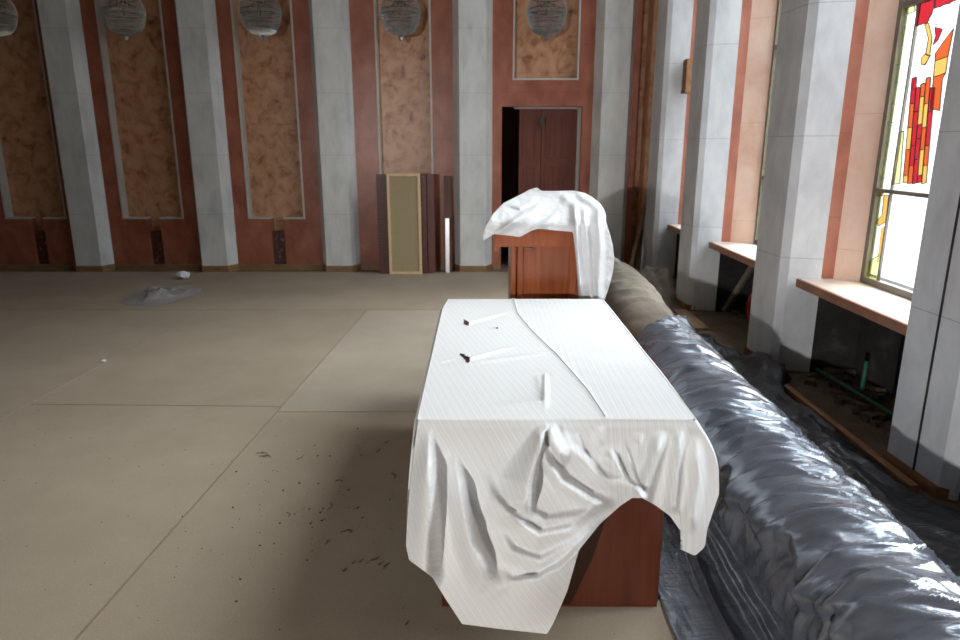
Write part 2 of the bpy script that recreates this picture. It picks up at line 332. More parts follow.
# right wall: pillars, jambs, sills, windows
PR = [(3.09, 0, .19, .275), (4.99, -.015, .19, .275), (6.84, -.07, .17, .24), (8.35, -.07, .18, .25), (1.29, 0, .19, .275)]
for n, (c, xs, h0, h1) in enumerate(PR):
    poly = [(2.13+xs, c+h0), (2.15+xs, c-h0), (2.20+xs, c-h1+.04), (2.41+xs, c-h1-.01), (2.41+xs, c+h1), (2.215+xs, c+h1)]
    p = MB().prism(poly, 0.0, CEIL).build('trim_%d' % (n+11), pillar_marble)
    struct(p, 'grey white marble pillar between the windows', 'pillar')
    if n == 0: MB().box(2.132+xs, 2.146+xs, c-.024, c-.019, .0, CEIL).build('joint', dirty_shaded_wall, p)
    j = MB(); j.prism([(2.41+xs, c-h1-.002), (2.50+xs, c-h1-.002), (2.50+xs, c+h1+.002), (2.41+xs, c+h1+.002)], .66, CEIL); j.build('red_jamb', red_marble, p)
    j = MB(); j.prism([(2.50+xs, c-h1), (2.615, c-h1-.112), (2.63, c-h1-.112), (2.69, c-h1+.16), (2.69, c+h1-.16), (2.63, c+h1+.112), (2.615, c+h1+.112), (2.50+xs, c+h1)], .66, CEIL); j.build('pink_jamb', pink_marble, p)
    MB().box(2.41+xs, 2.75, c-h1, c+h1, -.012, .66).build('bare_brick_core', dirty_shaded_wall, p)  # dark colour includes the shade below sill height
    q = MB(); q.prism([(2.118+xs, c+h0+.004), (2.138+xs, c-h0-.004), (2.218+xs, c-h1+.035), (2.25, c-h1+.025), (2.25, c+h1+.008), (2.208+xs, c+h1+.008)], -.011, .05); q.build('skirting', orange_wood, p)
wr = MB()
wr.box(2.72, 2.95, 1.05, 9.08, -.012, .66); wr.box(2.72, 2.95, 1.05, 9.08, WZ1, CEIL); wr.box(2.5, 2.95, 8.63, 9.08, .66, CEIL);
struct(MB().box(2.5, 2.95, YF, 1.05, -.012, CEIL).build('trim_21', pink_marble), 'pink marble wall beside the nearest pillar', 'wall')
wall_right = struct(wr.build('wall_right', dirty_shaded_wall), 'dirty bare wall below the windows on the right, coloured darker for its shade', 'wall')
RB = MB().box(2.05, 2.5, 8.66, 8.95, -.012, CEIL)
struct(RB.build('trim_20', tan_marble), 'tan marble corner between the last pillar and back wall', 'wall')
def gl(x, y): p = atX(x, y, WX-.012); return (p.y, p.z)
for k, (a, b_) in enumerate(BAYS):  # the last window stands out of view, added for its light
    wn = struct(empty('window_%d' % (k+1), (WX, (a+b_)/2, WZ0)), 'tall stained glass window on the right' if k == 0 else 'tall window between marble pillars', 'window')
    MB().box(2.25, 2.72, a-.005, b_+.005, .635, .69).build('window_sill', sill_mat, wn, bevel=.006)
    MB().box(2.225, 2.25, a-.005, b_+.005, .632, .692).build('sill_edge', sill_edge, wn, bevel=.005)
    y0, y1 = a+.11, b_-.11
    f_ = MB(); fx0, fx1 = WX-.03, WX+.010
    f_.box(fx0, fx1, y0, y0+.04, WZ0, WZ1); f_.box(fx0, fx1, y1-.04, y1, WZ0, WZ1); f_.box(fx0, fx1, y0+.04, y1-.04, WZ0, WZ0+.045); f_.box(fx0, fx1, y0+.04, y1-.04, WZ1-.05, WZ1)
    f_.build('window_frame', frame_metal, wn)
    f_ = MB(); mw = .013
    f_.box(fx0+.004, fx1-.004, y0+.04, y1-.04, 1.30, 1.325); f_.box(fx0+.004, fx1-.004, y0+.04, y1-.04, 2.42, 2.46)
    for my in ((4.42, 3.86) if k == 0 else (y1-.3, y0+.3)): f_.box(WX-.018, WX-.002, my-mw/2, my+mw/2, WZ0+.045, WZ1-.05)
    f_.build('mullion', frame_metal, wn)
    MB().box(WX+.004, WX+.008, y0+.02, y1-.02, WZ0+.02, WZ1-.02).build('glass', G_CLEAR, wn)
    if k in (0, 1):
        e = MB(); e.box(WX-.008, WX-.004, y1-.075, y1-.04, WZ0+.05, WZ1-.06); e.build('pale_border_glass', G_GREEN, wn)
    if k == 0:
        red, ora, yel, pal, led = MB(), MB(), MB(), MB(), MB()
        def pc(mb, pts, lead=True):
            q = [gl(*p) for p in pts]; mb.prism(q, WX-.012, WX-.008, 'x')
            if lead:
                for u, v in zip(q, q[1:]+q[:1]): led.tube([(WX-.013, *u), (WX-.013, *v)], .0028, 4)
        C = lambda pts: [(860+x/5.33, y/5.33) for x, y in pts]
        pc(red, C([(305, -60), (400, -80), (395, 40), (360, 120), (300, 140)])); pc(red, C([(405, -80), (600, -100), (540, -10), (400, 45)]))
        pc(red, C([(400, 145), (440, 155), (415, 215), (390, 240), (405, 190)])); pc(ora, C([(500, 150), (470, 300), (400, 325), (402, 285), (450, 215)]))
        pc(yel, C([(470, 300), (458, 388), (392, 412), (400, 325)])); pc(ora, C([(458, 388), (440, 420), (425, 590), (376, 580), (392, 412)]))
        pc(yel, C([(345, 130), (365, 120), (385, 200), (372, 300), (350, 290), (365, 205)])); pc(yel, C([(325, 310), (350, 285), (372, 300), (350, 345), (330, 345)]))
        for q in (C([(525, 10), (450, 25), (395, 60), (368, 105), (385, 140), (420, 130)]), C([(520, 40), (480, 60), (450, 110), (400, 130)]), C([(300, 190), (330, 150), (350, 130)]), C([(400, 260), (370, 310), (300, 400), (275, 480)]), C([(280, 480), (340, 440), (390, 380)]), C([(285, 350), (330, 345)]), C([(275, 395), (320, 370)])):
            led.tube([(WX-.013, *gl(*p)) for p in q], .0022, 4)
        for i in range(5):                          # robe: slanting strips of red, orange and yellow
            xt = lambda y, i=i: 910.5 + i*4.7 - (y-97)*.088
            ys = [[78+9*((i*2) % 3), 104, 128, 150, 176, 183], [88, 112, 146, 166, 184], [84, 97, 125, 139, 160, 184]][i % 3]
            for s_, (ya, yb) in enumerate(zip(ys, ys[1:])):
                mb = (red, yel, ora, red, yel, red, ora)[(s_*2+i*3) % 7]
                pc(mb, [(xt(ya), ya), (xt(ya)+4.7, ya-1), (xt(yb)+4.7, yb-1), (xt(yb), yb)])
        pc(pal, [(899, 132), (904, 131), (900, 184), (893, 184)]); pc(yel, [(874, 192), (884, 192), (882, 196), (873, 196)])
        pc(yel, [(884, 195), (889, 195), (886, 222), (879, 226), (876, 222), (882, 215)]); pc(yel, [(881, 228), (885, 226), (881, 262), (877, 262)], False)
        pc(pal, [(868, 262), (881, 254), (879, 288), (862, 284)]); pc(pal, C([(190, 0), (290, -20), (295, 60), (210, 90)])); 
        for yy in range(28, 184, 19): led.tube([(WX-.013, *gl(895-(yy-20)*.118, yy)), (WX-.013, *gl(901-(yy-20)*.12, yy-1)), (WX-.013, *gl(908-(yy-20)*.125, yy+(yy % 5)-3))], .0018, 4)
        red.build('red_glass', G_RED, wn); ora.build('orange_glass', G_ORANGE, wn); yel.build('yellow_glass', G_YELLOW, wn); pal.build('pale_glass', G_PALE, wn); led.build('lead_lines', lead_mat, wn)
    adopt(wn)

# ------------------------------------------------------------------ carpet sheets
def seam1(y): return -1.443 + .0465*y
def seam2(y): return -3.01 + .0328*y
G_ = .0055
def sheet(pts, mt, label):
    n = 26; v = []
    o = MB().prism(pts, -.0118, 0.0).build('carpet_sheet', mt)
    return tag(o, label, 'carpet', 'beige carpet sheets laid on the floor')
sheet([(seam1(-5.9)+G_, -5.9), (1.5, -5.9), (1.5, 3.94), (seam1(3.94)+G_, 3.94)], carpet_beige, 'beige carpet sheet under the cloth covered table, littered with dirt crumbs')
sheet([(seam1(3.95)+G_, 3.95), (1.75, 3.95), (1.75, 6.64), (seam1(6.64)+G_, 6.64)], carpet_light_pool, 'palest carpet sheet, its colour lightened for the pool of light left of the lectern')
sheet([(seam2(-5.9)+G_, -5.9), (seam1(-5.9)-G_, -5.9), (seam1(4.03)-G_, 4.03), (seam2(4.07)+G_, 4.07)], carpet_beige, 'beige carpet sheet in the left foreground beside the long diagonal seam')
sheet([(seam2(4.078)+G_, 4.078), (seam1(4.038)-G_, 4.038), (seam1(6.64)-G_, 6.64), (seam2(6.64)+G_, 6.64)], carpet_beige, 'beige carpet sheet in mid floor left of the palest sheet')
sheet([(XL+.02, -5.9), (seam2(-5.9)-G_, -5.9), (seam2(6.64)-G_, 6.64), (XL+.02, 6.64)], carpet_beige, 'beige carpet sheet at the far left with a tiny white scrap')
sheet([(XL+.02, 6.65), (1.75, 6.65), (1.75, 8.755), (XL+.02, 8.755)], carpet_beige, 'beige carpet strip along the foot of the back wall pilasters')

# ------------------------------------------------------------------ table
TX0, TX1, TY0, TY1, TZ = -.195, .692, 2.05, 3.812, .744
tb = tag(empty('conference_table', (.25, 2.93, 0)), 'long cherry wood table under a white striped cloth', 'table')
MB().box(TX0, TX1, TY0, TY1+.008, TZ-.034, TZ).build('tabletop', table_wood, tb, bevel=.003)
MB().box(-.137, .633, 2.104, 2.14, .001, TZ-.034).build('end_panel', table_wood, tb, bevel=.002)
MB().box(-.137, .633, 3.70, 3.736, .001, TZ-.034).build('end_panel', table_wood, tb, bevel=.002)
MB().box(.235, .26, 2.14, 3.70, .25, TZ-.034).build('modesty_panel', table_wood, tb)
adopt(tb)

# ------------------------------------------------------------------ table cloth
def seg_fold(polyline, A, L, wd, t0=.15, t1=.2):
    P = np.array(polyline, float); d = P[1:]-P[:-1]; ln = np.hypot(d[:, 0], d[:, 1]); cum = np.concatenate([[0], np.cumsum(ln)])
    def h(x, y):
        best = None
        for i in range(len(d)):
            t = ((x-P[i, 0])*d[i, 0]+(y-P[i, 1])*d[i, 1])/ln[i]**2; tc = min(1, max(0, t))
            qx, qy = P[i, 0]+d[i, 0]*tc, P[i, 1]+d[i, 1]*tc; r = math.hypot(x-qx, y-qy)
            if best is None or r < best[0]:
                side = (x-P[i, 0])*(-d[i, 1])+(y-P[i, 1])*d[i, 0]
                best = (r, side, (cum[i]+ln[i]*tc)/cum[-1], t if (i == 0 and t < 0) or (i == len(d)-1 and t > 1) else .5)
        r, side, s, t = best
        if t != .5: r = r*1.0
        a = A*min(1, sm(s/t0) if t0 else 1, sm((1-s)/t1) if t1 else 1)
        w2 = wd[0]+(wd[1]-wd[0])*s if isinstance(wd, tuple) else wd
        L2 = L[0]+(L[1]-L[0])*s if isinstance(L, tuple) else L
        if side > 0: return a*(.35*max(0, 1-r/L2)+.65*sm(1-r/L2))           # slow rise, right of travel direction in image space = left side going down
        return a*sm(1-r/w2)
    return h
# polylines run down the photograph; the slow flank lies on their left, the steep shaded flank on their right
FOLDS = [seg_fold([(430, 421), (428, 470), (427, 520), (424, 574)], .070, (14, 30), (5, 22), .4, 0),
         seg_fold([(452, 445), (461, 505), (470, 545), (486, 580), (507, 600)], .065, (8, 26), (6, 20), .35, .3),
         seg_fold([(478, 466), (493, 499), (517, 523), (538, 537), (569, 530), (598, 507)], .034, 22, 9, .3, .3),
         seg_fold([(488, 515), (512, 552), (540, 562), (575, 545), (604, 514)], .028, 14, 8, .35, .35),
         seg_fold([(547, 420), (536, 455), (527, 485), (524, 510), (529, 526)], .070, (6, 46), (4, 14), .2, .25),
         seg_fold([(524, 506), (545, 521), (575, 516), (612, 502)], .022, 10, 7, .25, .3),
         seg_fold([(547, 422), (552, 440), (560, 456), (568, 466)], .050, 6, 12, .2, .3),
         seg_fold([(543, 432), (545, 460), (560, 484), (590, 503), (622, 504)], .040, 9, 13, .25, .3),
         seg_fold([(556, 424), (568, 448), (596, 474), (638, 496)], .030, 16, 10, .3, .3),
         seg_fold([(575, 432), (582, 455), (588, 468)], .012, 10, 5, .3, .4),
         seg_fold([(496, 566), (510, 582), (535, 581), (562, 566), (584, 546), (612, 516)], .045, 45, 7, .3, .15),
         seg_fold([(664, 428), (655, 458), (644, 497)], .040, 14, 11, .35, 0),
         seg_fold([(606, 445), (622, 476), (641, 498)], .034, 14, 7, .3, 0),
         seg_fold([(622, 440), (632, 470), (642, 497)], .022, 8, 5, .4, 0),
         seg_fold([(682, 424), (676, 470), (672, 515)], .030, 12, 8, .3, .1),
         seg_fold([(695, 432), (698, 480), (688, 535)], .026, 12, 10, .3, .2),
         seg_fold([(640, 430), (640, 455), (636, 478)], .012, 12, 8, .3, .4),
         seg_fold([(600, 424), (598, 450)], .008, 10, 8, .3, .5),
         seg_fold([(510, 440), (505, 475), (515, 500)], .010, 25, 18, .4, .4)]
BOT = [(0, 406, 546), (.03, 409, 560), (.075, 424, 571), (.10, 432, 577), (.15, 445, 598), (.22, 462, 624), (.32, 500, 629), (.47, 547, 634), (.495, 553, 624), (.53, 567, 592),
       (.585, 579, 550), (.65, 600, 524), (.71, 620, 506), (.76, 632, 498), (.805, 642, 498), (.84, 655, 505), (.88, 670, 516), (.905, 682, 533), (.918, 680, 549), (.945, 695, 556), (.965, 705, 547), (.975, 707, 530), (1, 719, 494)]
def holes(x, y):
    for (hx, hy), pts in HOLES.items():
        ins = False
        for (ax, ay), (bx, by) in zip(pts, pts[1:]+pts[:1]):
            if (ay > y) != (by > y) and x < (bx-ax)*(y-ay)/(by-ay)+ax: ins = not ins
        if ins: return True
    return False
HOLES = {}
for pl in ([(463.5, 319), (466, 320), (469, 323), (469, 326), (463.5, 324.5)], [(460, 353), (464, 354), (466, 356.5), (463, 358), (460, 356)], [(463, 359), (467, 355.5), (470, 358.5), (468.5, 364)], [(496, 327.5), (498, 327.5), (498, 329), (496, 329)]):
    q = [tuple(atZ(x, y, .75)[:2]) for x, y in pl]; c = tuple(np.mean(q, 0)); HOLES[c] = q
NU, NV, NT = 210, 130, 190
def seamX(y): return interp([(2.04, .405), (2.3, .385), (2.7, .325), (3.1, .245), (3.45, .195), (3.82, .19)], y)[0]
V, ST = [], []
def top_h(x, y):
    z = .7485
    z += .0012*fbm((x*6, y*6, 3))
    d = x-seamX(y); z += .004*math.exp(-(d/.010)**2)
    for c in HOLES:                                                     # cloth puckers around the holes
        r = math.hypot(x-c[0], y-c[1]); z += .0025*math.exp(-(r/.03)**2)
    p = atZ(0, 0, .75)
    for (ax, ay), (bx, by), A, wd in CREASE:
        dx, dy = bx-ax, by-ay; L = math.hypot(dx, dy); t = ((x-ax)*dx+(y-ay)*dy)/L**2
        if -.2 < t < 1.2:
            r = ((x-ax)*dy-(y-ay)*dx)/L; z += A*math.exp(-(r/wd)**2)*sm((t+.15)/.3)*sm((1.15-t)/.5)
    return z
CREASE = []
for a, b_, A, wd in (((466, 324), (505, 313), .008, .014), ((466, 326), (500, 327), .004, .012), ((467, 360), (512, 347), .010, .016), ((468, 364), (556, 352), .006, .016), ((440, 362), (460, 357), .004, .012),
                     ((538, 376), (543, 400), .006, .014), ((545, 376), (545, 408), .015, .009), ((543, 404), (500, 400), .009, .014), ((543, 404), (470, 408), .005, .02)):
    p, q = atZ(*a, .75), atZ(*b_, .75); CREASE.append(((p.x, p.y), (q.x, q.y), A, wd))
def stripe(x, yeff):
    mk = 1.0 if x < seamX(max(yeff, 2.04)) else 0.0
    return x + .25*mk*(yeff-2.0)
CLX0, CLX1 = TX0-.006, TX1+.005
for j in range(NT):                                                     # j=0 at the near edge
    for i in range(NU):
        u = i/(NU-1); y = 2.042 + (3.80-2.042)*j/(NT-1); x = CLX0 + (CLX1-CLX0)*u
        x += (.018*sm((j/(NT-1)-.85)/.15))*(1-u)                         # far left corner leaves a sliver of wood bare
        V.append((x, y, top_h(x, y))); ST.append(stripe(x, y))
def front_point(u, v):
    xb, yb = interp(BOT, u); xt, yt = 418.4+(692.5-418.4)*u, 418.6
    px_ = xt+(xb-xt)*v; py_ = yt+(yb-yt)*v
    if u > .85: px_ += 9*math.sin(math.pi*v)*sm((u-.85)/.15)
    if u < .06: px_ += -2*math.sin(math.pi*v)
    drop = (py_-yt)/215.
    Y0 = 2.030 - (.085+.06*sm(1-abs(u-.45)/.4))*sm(drop*1.3) - .008*sm(drop*20)
    h = 2.0*sum(f(px_, py_) for f in FOLDS)*min(1, drop*14) + (.004*fbm((px_*.02, py_*.02, 1), 3) + .014*noise.noise(Vector((px_*.022+py_*.006, py_*.007, 8))))*min(1, drop*5)
    p = atY(px_, py_, Y0); C0 = Vector((0, 0, CAMH)); d = (C0-p).normalized()
    p = p + d*(h-.008)
    if p.z < .004: p.z = .004 + .002*(1+fbm((p.x*9, p.y*9, 2)))
    return p
FR = {}
for k in range(1, NV+1):
    for i in range(NU):
        u = i/(NU-1); p = front_point(u, k/NV); FR[(i, k)] = len(V); V.append(tuple(p))
        ST.append(stripe(CLX0+(CLX1-CLX0)*u if u > .54 else min(p.x, .28), 2.042-2.4*(.75-p.z)))
for i in range(NU): FR[(i, 0)] = i
Fc = []
for j in range(NT-1):
    for i in range(NU-1):
        a, b_, c, d = j*NU+i, j*NU+i+1, (j+1)*NU+i+1, (j+1)*NU+i
        cx = (V[a][0]+V[c][0])/2; cy = (V[a][1]+V[c][1])/2
        if not holes(cx, cy): Fc.append((a, b_, c, d))
for k in range(NV):
    for i in range(NU-1): Fc.append((FR[(i, k+1)], FR[(i+1, k+1)], FR[(i+1, k)], FR[(i, k)]))
NSD = 45
for side in (0, 1):                                                     # the cloth hangs over both long sides too
    ci = 0 if side == 0 else NU-1; sg = -1 if side == 0 else 1; idx = {}
    for j in range(NT):
        for k in range(NSD+1):
            kk = round(k*NV/NSD)
            if j == 0: idx[(j, k)] = FR[(ci, kk)]; continue
            if k == 0: idx[(j, k)] = j*NU+ci; continue
            t = k/NSD; y = V[j*NU+ci][1]; ln = (.36 if side == 0 else .27) + .05*math.sin(y*5) + .03*math.sin(y*11+1)
            def base(y, t): return Vector((V[j*NU+ci][0]+sg*(.012+.02*t+.018*t*math.sin(y*17+2*math.sin(y*3))), y, .748-ln*t))
            p = base(y, t); f0 = Vector(V[FR[(ci, kk)]]); dv = f0 - Vector((V[ci][0]+sg*.03*t, 2.042, .748-ln*t)); wgt = 1-sm((y-2.042)/.45)
            p += dv*wgt; idx[(j, k)] = len(V); V.append(tuple(p)); ST.append(p.y)
    for j in range(NT-1):
        for k in range(NSD):
            q = (idx[(j, k)], idx[(j+1, k)], idx[(j+1, k+1)], idx[(j, k+1)])
            Fc.append(q if side == 1 else q[::-1])
tc_ = mesh('tablecloth', V, Fc, table_cloth_mat, smooth=True)
at = tc_.data.attributes.new('stripe', 'FLOAT', 'POINT'); at.data.foreach_set('value', ST)
tag(tc_, 'white striped cloth draped over the long table, hanging in deep folds at the front', 'tablecloth')
sp = MB(); sp.tube([(seamX(y), y, top_h(seamX(y), y)+.0004) for y in np.linspace(2.05, 3.79, 60)], .0016, 6)
sp.build('seam', thread_mat, tc_)

# ------------------------------------------------------------------ lectern
LY = 4.06
le = tag(empty('lectern', (.42, 4.3, 0)), 'cherry wood lectern half covered by a white cloth, behind the table', 'lectern')
def X_(px, Y=LY): return atY(px, 250, Y).x
lx0, lx1 = X_(494), X_(600)
zt, zb = atY(550, 231, LY).z, atY(550, 247, LY).z
MB().box(lx0, lx1, LY, LY+.03, zb, zt).build('top_rail', lectern_wood, le, bevel=.003)
MB().prism([(LY+.005, zt-.01), (LY+.005, zt+.012), (LY+.42, zt+.13), (LY+.42, zt+.10)], lx0+.10, lx1-.03, 'x').build('top_board', lectern_wood, le, bevel=.003)
for xa in (lx0, lx1-.028): MB().prism([(LY-.004, zb-.03), (LY-.004, zt), (LY+.42, zt+.005), (LY+.42, zb-.03)], xa, xa+.028, 'x').build('side_cheek', lectern_wood, le, bevel=.003)
bx0, bx1 = X_(511, 4.12), X_(590, 4.12)
MB().box(bx0, bx0+.03, 4.10, 4.50, .0, zb+.02).build('side_panel', lectern_wood, le, bevel=.003)
MB().box(bx1-.03, bx1, 4.10, 4.50, .0, zb+.02).build('side_panel', lectern_wood, le, bevel=.003)
MB().box(bx0+.03, bx1-.03, 4.14, 4.17, .04, zb).build('front_panel', lectern_wood, le)
st = MB(); st.box(bx0+.04, bx0+.075, 4.12, 4.14, .04, zb-.005); st.box(bx1-.12, bx1-.075, 4.12, 4.14, .04, zb-.005); st.box(bx0+.075, bx1-.12, 4.125, 4.14, .04, .12)
st.build('moulding', lectern_wood, le, bevel=.004)
MB().box(bx0, bx1, 4.08, 4.52, .0, .04).build('plinth', lectern_wood, le, bevel=.003)
kn = MB(); kn.tube([(X_(526, 4.12), 4.118, zb-.012), (X_(532, 4.12), 4.10, zb-.012)], .007); kn.build('latch', metal_strip, le)
adopt(le)
# cloth thrown over it: (position, hem pixel y, crest pixel y) across
LC = [(0, 483, 241, 236), (.06, 486, 239, 226), (.13, 494, 234, 213), (.2, 504, 235, 203), (.3, 520, 237, 195), (.38, 531, 231, 189.5), (.42, 537, 229, 187.5), (.46, 542, 229, 191), (.55, 556, 230.5, 191), (.655, 573, 232, 190.5),
      (.675, 576, 262, 191), (.70, 579, 300, 191.5), (.78, 585, 306, 193), (.86, 592, 310, 197), (.92, 600, 306, 203), (.97, 604, 302, 209), (1, 606, 296, 215)]
LF = [seg_fold([(535, 205), (515, 220), (492, 236)][::-1], .018, 8, 4, .3, .3), seg_fold([(545, 200), (528, 215), (500, 226)][::-1], .020, 9, 5, .3, .3), seg_fold([(560, 212), (540, 226), (528, 233)][::-1], .015, 8, 4, .2, .3),
      seg_fold([(574, 200), (577, 240), (581, 300)], .035, 6, 6, .15, 0), seg_fold([(583, 206), (588, 250), (590, 306)], .03, 8, 5, .15, 0), seg_fold([(597, 205), (600, 250), (597, 306)], .03, 8, 7, .15, 0),
      seg_fold([(560, 195), (578, 206), (596, 216)], .02, 8, 6, .2, .3), seg_fold([(575, 194), (592, 203), (608, 220)], .02, 7, 5, .2, .3), seg_fold([(505, 204), (520, 207), (540, 199)][::-1], .014, 6, 4, .3, .3)]
def lcloth(u, v):
    x, hem, crest = interp(LC, u)
    x2 = x + (8*sm((u-.9)/.1)*math.sin(math.pi*min(1, v/.55)) if u > .9 else 0)
    tail = sm((u-.655)/.03)
    if v < .6:
        t = v/.6; py_ = hem+(crest-hem)*t
        ztop = 236 if tail < .5 else 236
        k = sm((ztop-10-py_)/36)                                     # below the rail it hangs straight, above it lies back over the slope
        Y = 4.035 + .34*k
        h = 2.2*sum(f(x2, py_) for f in LF)*sm(t*6+.15) + .012*fbm((x2*.07, py_*.09, 4), 3)
        p = atY(x2, py_, Y); d = (Vector((0, 0, CAMH))-p).normalized(); p = p + d*h
    else:
        t = (v-.6)/.4; p0 = atY(x2, crest, 4.375)
        p = Vector((p0.x, 4.375+.25*t, p0.z-.02*t-.30*sm((t-.4)/.6)*sm((u-.03)/.3)))
        p.z += .006*fbm((p.x*20, p.y*20, 1))*t
    return tuple(p)
v_, f_ = grid(lcloth, 170, 150)
lc = mesh('lectern_cloth', v_, f_, plain_cloth_mat, smooth=True)
tag(lc, 'plain white cloth heaped on the lectern, its tail hanging down the right side', 'cloth')

# ------------------------------------------------------------------ carpet roll and plastic sheets
RP = [(0, 1.17, .215), (1.5, 1.18, .215), (3, 1.19, .22), (4.2, 1.20, .23), (5.0, 1.235, .25), (5.7, 1.28, .265), (6.4, 1.30, .265), (7.2, 1.27, .25), (8.0, 1.20, .235), (8.7, 1.12, .225)]
def roll(u, v):
    y = .4 + 8.25*v; xc, R = interp(RP, y); a = 2*math.pi*u
    wr = .012*fbm((y*4+1.2*math.sin(a), math.cos(a)*1.5, math.sin(a)*1.5), 4) + .010*(1-abs(noise.noise(Vector((y*5+math.sin(a)*2, math.cos(a), 2)))))**3
    r = R - .006 + (wr if y > 5.0 else min(0, wr)-.012)
    return (xc+r*math.cos(a), y, max(.001, R-.008+r*math.sin(a)))
v_, f_ = grid(roll, 64, 300)
n0 = len(v_); nu = 64
f_ += [tuple(range(nu-1))[::-1], tuple(range(n0-nu, n0-1))]
rl = mesh('carpet_roll', v_, f_, roll_mat, smooth=True)
tag(rl, 'thick beige grey carpet roll lying along the window side, near half wrapped in plastic', 'carpet roll')
def film_pt(u, v):
    ye = 3.9 if u < .36 else interp([(.36, 3.9), (.62, 4.2), (.72, 4.35), (1, 5.2)], u)[0]
    y = .3 + (ye-.3)*v; xc, R = interp(RP, y); R2 = R+.010
    xe = .685 + .03*math.sin(y*2.3+1) + .02*math.sin(y*5.1)
    xe = xe if y < 4.2 else xe + (xc-R-xe)*sm((y-4.2)/.9)
    if u < .36:                                                          # flat on the floor, left of the roll
        t = u/.36; x = xe+(xc-R*.86-xe)*t; z = .010+.05*sm((t-.8)/.2)
        z += .012*max(0, noise.noise(Vector((x*14+y*1.5, y*1.2, 5))))+.006*abs(noise.noise(Vector((x*30, y*6, 1))))
        z += .022*math.exp(-((t-.52)/.04)**2)+.016*math.exp(-((t-.83)/.05)**2)
        return (x, y, z)
    t = (u-.36)/.64; a = math.radians(214-244*t)
    q = y*6.0 + 2.2*t + .8*noise.noise(Vector((y*1.1, t*2, 0)))
    r1 = (1-abs(noise.noise(Vector((y*9+1.5*t+.9*noise.noise(Vector((y*1.3, t*2, 0))), t*1.7, 7)))))**4; r2 = (1-abs(noise.noise(Vector((y*15+7*t, t*4-y*2, 3)))))**3; r3 = fbm((y*2.5, t*3, 9), 3)
    d = .026*r1+.016*r2+.014*r3
    edge = sm((t-.0)/.08)
    tb = .25+.09*noise.noise(Vector((y*5.5, 3, 1)))+.05*noise.noise(Vector((y*14, 1, 1)))
    d += .034*sm((t-tb+.03)/.05)*(1-.75*sm((t-tb-.02)/.3))-.012*(1-sm((t-tb+.03)/.05))
    x = xc+(R2+d*edge)*math.cos(a); z = R+(R2+d*edge)*math.sin(a)
    if t > .93: x += .10*sm((t-.93)/.07)
    return (x, y, max(.012, z))
v_, f_ = grid(film_pt, 170, 520)
fm = mesh('plastic_sheet', v_, f_, grey_film, smooth=True)
tag(fm, 'shiny grey plastic sheet wrapped over the near half of the carpet roll', 'plastic sheet')
BE = [(1.2, 2.3), (2.66, 2.27), (2.78, 2.09), (2.9, 2.035), (3.4, 2.035), (3.8, 2.02), (4.1, 1.98), (4.3, 2.035), (4.52, 2.18), (4.64, 2.2), (4.74, 2.07), (5.2, 2.02), (5.5, 1.93), (5.8, 1.78), (6.0, 1.68)]
def black_pt(u, v):
    y = 1.2+4.75*v; x1 = interp(BE, y)[0]; xc, R = interp(RP, y); x0 = xc+R*.93
    if y > 5.5: x0 = x0+(x1-x0)*.35*sm((y-5.5)/.4)
    x = x0+(x1-x0)*u
    z = .022+.05*max(0, fbm((x*3.2, y*1.7, 2), 3)+.25)+.022*(1-abs(noise.noise(Vector((x*6+y, y*3.1, 4)))))**3+.008*fbm((x*16, y*12, 1), 2)
    z += .13*math.exp(-((x-2.0)/.13)**2-((y-4.62)/.22)**2)+.10*math.exp(-((x-1.66)/.12)**2-((y-5.35)/.25)**2)
    z += .10*(1-sm(u/.25))*(1-.5*v)
    z = .003+(z-.003)*(1-sm((u-.95)/.05)*.8)
    return (x+.012*noise.noise(Vector((x*9, y*9, 0)))*u, y, z)
v_, f_ = grid(black_pt, 80, 330)
tag(mesh('plastic_sheet', v_, f_, black_film, smooth=True), 'crumpled black plastic sheet on the floor between carpet roll and pillars', 'plastic sheet')
# grey brown tarpaulin heap near the corner
def heap(u, v):
    a = 2*math.pi*u; r = v
    x = 1.98+.36*r*math.cos(a)*(1+.2*math.sin(3*a)); y = 7.45+.78*r*math.sin(a)*(1+.12*math.sin(2*a+1))
    x = min(x, 2.116 if (y < 6.88 or y > 8.14) else 2.4)
    z = .36*(1-sm(r))*(.75+.5*fbm((x*3, y*3, 2), 3))+.05*(1-r)*(1-abs(noise.noise(Vector((x*7, y*5, 3)))))**2
    return (x, y, max(.0, z)+.002)
v_, f_ = grid(heap, 70, 40)
tag(mesh('tarpaulin', v_, f_, canvas, smooth=True), 'grey brown canvas tarpaulin heaped by the far pillar', 'tarpaulin')

# ------------------------------------------------------------------ things against the back wall
gr = tag(empty('slatted_panel', (-.97, 8.75, 0)), 'dark red slatted wooden panel standing against the back wall', 'wooden panel')
def rib(x0, x1, name):
    b0 = MB(); b0.box(x0, x1, 8.64, 8.76, .001, 1.245); p = b0.build(name, slat_wood, gr)
    r = MB()
    for i in range(30): r.box(x0+.006, x1-.006, 8.612, 8.64, .02+i*.041, .042+i*.041)
    r.build('slats', slat_wood, p)
px0 = lambda x: atY(x, 220, 8.64).x
rib(px0(377.5), px0(390.5), 'side_board'); rib(px0(418), px0(427), 'side_board')
MB().box(px0(427.6), px0(434.5), 8.66, 8.75, .001, 1.25).build('plain_board', slat_wood, gr)
MB().box(px0(390.5), px0(418), 8.70, 8.75, .001, 1.24).build('back_board', slat_wood, gr)
adopt(gr)
pn = tag(empty('fabric_panel', (-.97, 8.6, 0)), 'olive tan fabric panel in a pale wood frame leaning on the slatted panel', 'panel')
ax0, ax1 = px0(388.5), px0(421.5)
